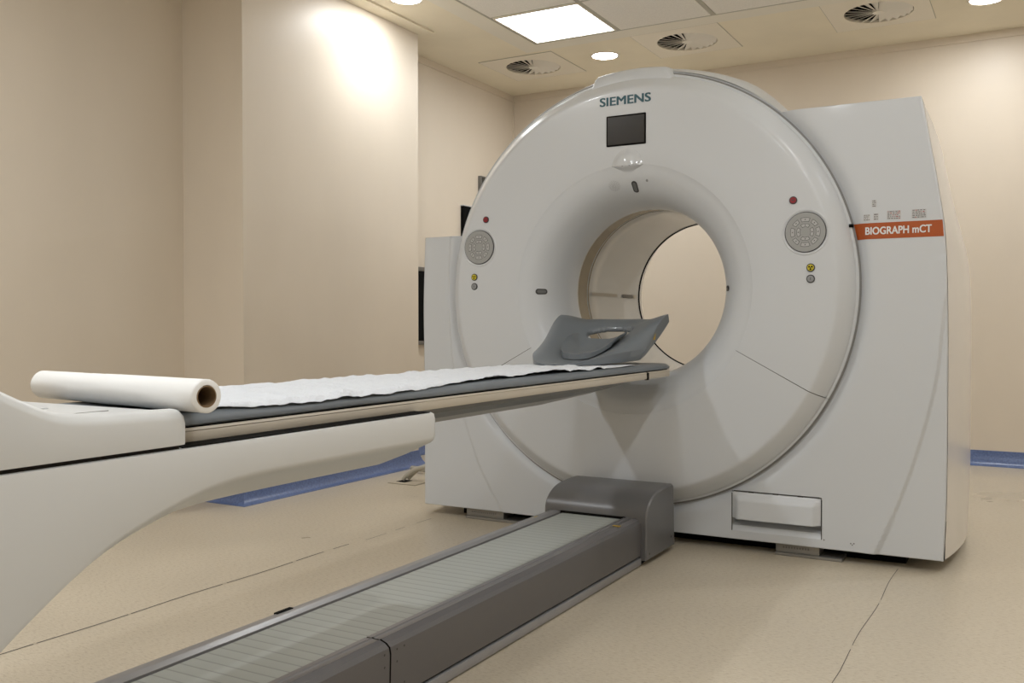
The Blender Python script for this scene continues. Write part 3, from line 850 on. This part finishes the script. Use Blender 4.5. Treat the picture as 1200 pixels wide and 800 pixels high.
# pallet, side rails, carrier beneath
BX = .21
mb = MB(); mb.box(-BX+.012, BX-.012, -2.73, -.12, .742, .760); 
obj('pallet', rbox(-BX+.008, BX-.008, -2.73, -.125, .736, .7612, .004, 2), M['darkgap'], T)
rp_ = [(0, .7600), (.005, .7600), (.0075, .7555), (.0055, .7535), (.0065, .7515), (.0075, .7385), (.005, .7325), (-.010, .7315)]
for s in (1, -1):
    for y0, y1 in ((-2.73, -.395), (-.375, -.135)):
        mb = MB(); mb.grid([[(s*(BX-.006+x), y0, z) for x, z in rp_], [(s*(BX-.006+x), y1, z) for x, z in rp_]], closed=True, caps=True)
        obj('side_rail', mb.vf, M['cream'], T, smooth=30)
    obj('rail_joint', rbox(min(s*(BX-.010), s*(BX+.003)), max(s*(BX-.010), s*(BX+.003)), -.396, -.374, .729, .758, .002, 1), M['black'], T)
mb = MB(); rows = []
for y in (-2.0, -1.9, -1.4, -1.0, -.7, -.55, -.45, -.40):
    dz = interp([(-2, .034), (-.9, .030), (-.6, .02), (-.40, .001)], y)
    sec = [(BX-.012, .7365), (BX-.016, .7365-dz*.55), (BX-.05, .7365-dz-.004), (-BX+.05, .7365-dz-.004), (-BX+.016, .7365-dz*.55), (-BX+.012, .7365)]
    rows.append([(x, y, z) for x, z in sec])
mb.grid(rows, closed=True, caps=True); obj('carrier', mb.vf, M['carrier'], T, smooth=0)
mb = MB(); rows = []
for y in (-2.0, -1.6, -1.1, -.7, -.45, -.25, -.15):
    dz = interp([(-2, .032), (-1.1, .030), (-.7, .020), (-.15, .008)], y)
    sec = [(BX-.05, .7325-.004), (BX-.07, .718-dz*.7), (BX-.10, .711-dz), (-BX+.10, .711-dz), (-BX+.05, .7285)]
    sec = [(x, min(.733, z+(.022 if y > -.8 else 0)*ss(-.8, -.4, y))) for x, z in sec]
    rows.append([(x, y, z) for x, z in sec])
mb.grid(rows, closed=True, caps=True); obj('lit_underside', mb.vf, M['carrier_lit'], T, smooth=0)  # slanted carrier underside, its light put into a paler grey
obj('gap_shade', bx(-TW+.006, TW-.006, -2.738, -1.975, .7330, .7346), M['black'], T, smooth=0)  # shade between side rail and arm, laid on as a black strip

# mattress: thin grey pad with softened edges and a rounded head end
def matt_sec(y, z0=.7622, z1=.7885):
    w1 = BX-.001; s = 1; zz1 = z1
    if y > -.18:
        t_ = (y+.18)/.14; s = sqrt(max(0, 1-t_*t_*.85))
        zz1 = z1-.010*t_**2
    w1 *= (.62+.38*s)
    pts = [(w1-.008, z0), (w1, z0+.004), (w1+.001, z0+.011), (w1-.004, zz1-.009), (w1-.014, zz1-.002), (w1-.03, zz1), (w1-.12, zz1-.001)]
    pts += [(-x, z) for x, z in pts[::-1]]
    return [(x, y, z+.0012*noise.noise(Vector((x*4, y*6, z*20)))) for x, z in pts]
mb = MB()
mb.grid([matt_sec(-2.728+(2.728-.18)*k/80) for k in range(80)]+[matt_sec(y) for y in (-.18, -.14, -.10, -.07, -.05, -.042, -.04)], closed=True, caps=True)
tag(obj('table_mattress', mb.vf, M['mattress'], None, (XC, 0, 0), smooth=50), 'long thin grey mattress pad lying on the patient table under the paper', 'mattress')

# paper sheet
mb = MB(); rows = []
NY, NX = 330, 46
for j in range(NY+1):
    row = []
    for i in range(NX+1):
        u = i/NX
        yb_ = -2.700+(2.700-.46)*j/NY
        er = .196+.010*sin(yb_*2.3+1)+.007*sin(yb_*5.1)+.005*noise.noise(Vector((yb_*9, 3, 0)))   # right edge
        el = -.222
        x = el+(er-el)*u
        y0_ = -2.685+.1815*(.205-x)                # starts along the roll
        y = y0_+(-.46-y0_)*j/NY
        z = .7915
        fl = 1-.9*ss(-.80, -.68, y)
        z += fl*(.0085*abs(noise.noise(Vector((x*8+3, y*6, 1.3))))+.0080*abs(noise.noise(Vector((x*18, y*13+x*12, 4))))+.0034*abs(noise.noise(Vector((x*42, y*38, 2)))))
        z += .006*math.exp(-((y+2.20+.15*x)/.025)**2)*ss(.6, 1, u)
        z -= .010*ss(.188, .206, x)+.004*ss(-.205, -.222, x)
        t_ = max(0, 1-(y-y0_)/.035); z += .014*t_*t_
        row.append((x, y, z))
    rows.append(row)
mb.grid(rows)
# give the sheet a real thickness
tops = mb.v[:]; nt_ = len(tops)
mb.v += [(x, y, z-.0006) for x, y, z in tops]; mb.f += [tuple(i+nt_ for i in q[::-1]) for q in mb.f[:]]
tag(obj('paper_sheet', mb.vf, M['paper'], None, (XC, 0, 0), smooth=80), 'crinkled white paper sheet covering the mattress from roll to headrest', 'paper sheet')

# paper roll lying across the table
pA = Vector((.232, -2.712, .8225)); pB = Vector((-.385, -2.60, .8190))
ax = (pB-pA); LEN = ax.length; ax.normalize(); sd = Vector((0, 0, 1)).cross(ax).normalized(); up = ax.cross(sd)
RL = thing('paper_roll', 'thick roll of white paper lying across the table at the foot of the mattress', 'paper roll', tuple(pA))
mb = MB(); rows = []; n = 56
def rolly(s, r0, flap=True):
    row = []
    for k in range(n):
        a = 2*pi*k/n
        r = r0+.0006*noise.noise(Vector((s*7, cos(a)*2, sin(a)*2)))
        # loose outer turn: a ridge spiralling along the length
        fa = 1.15+1.1*s/LEN
        dd = (a-fa) % (2*pi)
        r += .0012*max(0, 1-dd/3.2)
        row.append(ax*s+sd*(r*cos(a))+up*(r*sin(a)))
    return row
Rr = .0295
rows.append(rolly(.0008, .0190)); rows.append(rolly(0, .0193)); rows.append(rolly(0, Rr-.0015)); rows.append(rolly(.0015, Rr))
for k in range(1, 60): rows.append(rolly(LEN*k/60, Rr))
rows.append(rolly(LEN-.0015, Rr)); rows.append(rolly(LEN, Rr-.0015)); rows.append(rolly(LEN, .0193)); rows.append(rolly(LEN-.0008, .0190))
mb.grid(rows, closed=True); obj('paper_winding', mb.vf, M['rollpaper'], RL, smooth=50)
mb = MB(); rows = []
for s, r in ((-.0008, .0194), (-.001, .0175), (.002, .0171), (LEN-.002, .0171), (LEN+.001, .0175), (LEN+.0008, .0194), (LEN-.01, .0194), (.01, .0194)):
    rows.append([ax*s+sd*(r*cos(2*pi*k/40))+up*(r*sin(2*pi*k/40)) for k in range(40)])
rows.append(rows[0]); mb.grid(rows, closed=True); obj('cardboard_core', mb.vf, M['card'], RL, smooth=50)

# ================================================================== HEAD-AND-ARM REST
HR = thing('head_rest', 'sculpted dark grey foam head and arm rest on the head end of the table', 'head rest', (-.10, 0, 0))
NU, NV = 120, 96
def top_pt(u, v):
    """u -1..1 across, v 0..1 from foot side to head side"""
    au = abs(u)
    x = u*(.235+.015*v)
    yf = -.70+.35*au**2.6; yb = -.050-.085*au**2.5
    y = yf+(yb-yf)*v
    side = spline([(0, .848), (.2, .886), (.4, .925), (.62, .959), (.85, .983), (1, .992)], v)
    mid = spline([(0, .798), (.15, .802), (.35, .818), (.5, .842), (.62, .868), (.75, .905), (.88, .948), (.95, .968), (1, .972)], v)
    k = ss(.15, 1.08, au)
    z = mid+(side-mid)*min(1, k*1.04)
    if v > .8: z -= .010*ss(.8, 1, v)*math.exp(-((au-.62)/.2)**2)
    return Vector((x, y, z))
def bot_pt(u, v):
    au = abs(u); p = top_pt(u, v)
    yf = -.70+.35*au**2.6
    q = ss(.50, .86, au)
    thin = Vector((p.x, p.y-.004+.012*ss(.6, 1, v), p.z-.024))
    y = (yf-.02)+(-.115-(yf-.02))*v
    z = .7945+.165*max(0, (y+.40)/.285)**1.5
    z += (max(0, p.z-.02-z))*ss(.72, 1, au)*(1-v)*.08
    flank = Vector((p.x*(.86+.12*v), y+.004, min(z, p.z-.012)))
    thick = thin.lerp(flank, q)
    g = 1-ss(.15, .5, v)
    thick = thick.lerp(Vector((p.x*.98, p.y, min(.7945+(p.z-.012-.7945)*ss(.6, 1, au)*.5, p.z-.004))), g*(1-.6*q))
    thick.z = max(thick.z, .7945)
    return thick
def hole(u, v): return ((u-.06)/.40)**2+((v-.76)/.085)**2 < 1
rr1 = [[top_pt(-1+2*i/NU, j/NV) for i in range(NU+1)] for j in range(NV+1)]
rr2 = [[bot_pt(-1+2*i/NU, j/NV) for i in range(NU+1)] for j in range(NV+1)]
bm = bmesh.new()
V1 = [[bm.verts.new(p) for p in r] for r in rr1]; V2 = [[bm.verts.new(p) for p in r] for r in rr2]
keep = lambda i, j: 0 <= i < NU and 0 <= j < NV and not hole(-1+2*(i+.5)/NU, (j+.5)/NV)
for j in range(NV):
    for i in range(NU):
        if not keep(i, j): continue
        bm.faces.new((V1[j][i], V1[j][i+1], V1[j+1][i+1], V1[j+1][i])); bm.faces.new((V2[j][i], V2[j+1][i], V2[j+1][i+1], V2[j][i+1]))
        for di, dj, a, b in ((0, -1, (j, i), (j, i+1)), (1, 0, (j, i+1), (j+1, i+1)), (0, 1, (j+1, i+1), (j+1, i)), (-1, 0, (j+1, i), (j, i))):
            if not keep(i+di, j+dj):
                bm.faces.new((V1[a[0]][a[1]], V2[a[0]][a[1]], V2[b[0]][b[1]], V1[b[0]][b[1]]))
bmesh.ops.delete(bm, geom=[v for v in bm.verts if not v.link_faces], context='VERTS')
hv = set()
for j in range(NV+1):
    for i in range(NU+1):
        if any(not keep(i+a, j+b) for a in (-2, -1, 0, 1) for b in (-2, -1, 0, 1) if 0 <= i+a < NU and 0 <= j+b < NV):
            for V in (V1, V2):
                if V[j][i].is_valid: hv.add(V[j][i])
for _ in range(4): bmesh.ops.smooth_vert(bm, verts=list(hv), factor=.5, use_axis_x=True, use_axis_y=True, use_axis_z=True)
shell = obj('shell', bm, M['rest'], HR, smooth=60)
bvm = shell.modifiers.new('round', 'BEVEL'); bvm.width = .004; bvm.segments = 2; bvm.limit_method = 'ANGLE'; bvm.angle_limit = radians(50)
# head cup: a trough whose rim stands proud of the shell
mb = MB(); ru = []; rl = []
for j in range(25):
    v = j/24; y = -.535+.265*v
    half = .112*(.22+.78*sqrt(max(0, 1-(1-min(1, v*1.5))**2)))
    row = []
    for i in range(33):
        u = -1+2*i/32; x = half*u+.010
        zz = top_pt(x/.24, (y+.70)/.65).z
        z = .832+.020*v+.062*abs(u)**2.4*ss(-.1, .8, v)
        z = max(z, zz+.010+.004*abs(u))
        row.append((x, y, z))
    ru.append(row); rl.append([(x, y, min(z-.010, top_pt(x/.24, (y+.70)/.65).z+.002) if x < .085 or y < -.42 else z-.010) for x, y, z in row])
loop = ru+rl[::-1]; mb.grid(loop+[ru[0]])
for side in (0, -1):
    for j in range(24):
        mb.add([ru[j][side], ru[j+1][side], rl[j+1][side], rl[j][side]], [(0, 1, 2, 3)])
bmc = bmesh.new(); vv = [bmc.verts.new(p) for p in mb.v]
for q in mb.f: bmc.faces.new([vv[i] for i in q])
bmesh.ops.remove_doubles(bmc, verts=bmc.verts, dist=1e-5)
cup = obj('head_cup', bmc, M['rest'], HR, smooth=60)
bvm = cup.modifiers.new('round', 'BEVEL'); bvm.width = .003; bvm.segments = 2; bvm.limit_method = 'ANGLE'; bvm.angle_limit = radians(50)
# yellow warning triangle on the right flank
mb = MB()
bpy.context.view_layer.update()
tp = []
for dy, dz in ((-.016, -.012), (.014, -.012), (-.001, .016)):
    ok, hit, nrm_, _ = shell.ray_cast(Vector((1, -.248+dy, .898+dz)), Vector((-1, 0, 0)))
    if ok: tp.append(hit+Vector((.0012, 0, 0)))
if len(tp) == 3: mb.add(tp, [(0, 1, 2)])
wt = obj('warning_triangle', mb.vf, M['yellowmark'], HR, smooth=0)

# ================================================================== FLOOR OUTLET AND CABLES
FO = thing('floor_outlet', 'open metal floor outlet plate beside the gantry corner', 'floor outlet', (-1.79, .745, 0))
obj('plate', rbox(-.10, .10, -.10, .10, 0, .003, .001, 1), M['plate'], FO)
obj('socket', bx(-.092, .092, -.092, .092, .0028, .0042), M['floor'], FO, smooth=0)
mb = MB(); mb.box(-.075, -.01, -.05, .03, .004, .0052); obj('opening', mb.vf, M['black'], FO, smooth=0)
def bez(p, n=24):
    P = [Vector(q) for q in p]; o = []
    for k in range(n+1):
        t_ = k/n; a = (1-t_)**3*P[0]+3*(1-t_)**2*t_*P[1]+3*(1-t_)*t_*t_*P[2]+t_**3*P[3]; o.append(a)
    return o
cg = 'pale cables at the gantry corner'
tag(obj('power_cable', tube(bez([(-1.84, .73, .012), (-1.76, .77, .13), (-1.60, .80, .12), (-1.30, .84, .04)]), .013), M['cable']), 'pale grey cable arching out of the floor outlet, front one of the pair', 'cable', cg)
tag(obj('power_cable', tube(bez([(-1.83, .77, .012), (-1.74, .84, .15), (-1.58, .89, .13), (-1.30, .95, .04)]), .012), M['cable']), 'pale grey cable arching out of the floor outlet, rear one of the pair', 'cable', cg)
pt = bez([(-2.02, 1.08, .022), (-1.9, 1.02, .030), (-1.75, 1.05, .028), (-1.2, 1.10, .03)])
tag(obj('loose_cable', tube(pt, .016), M['cable']), 'loose pale cable end lying on the floor near the skirting, behind the outlet', 'cable', cg)
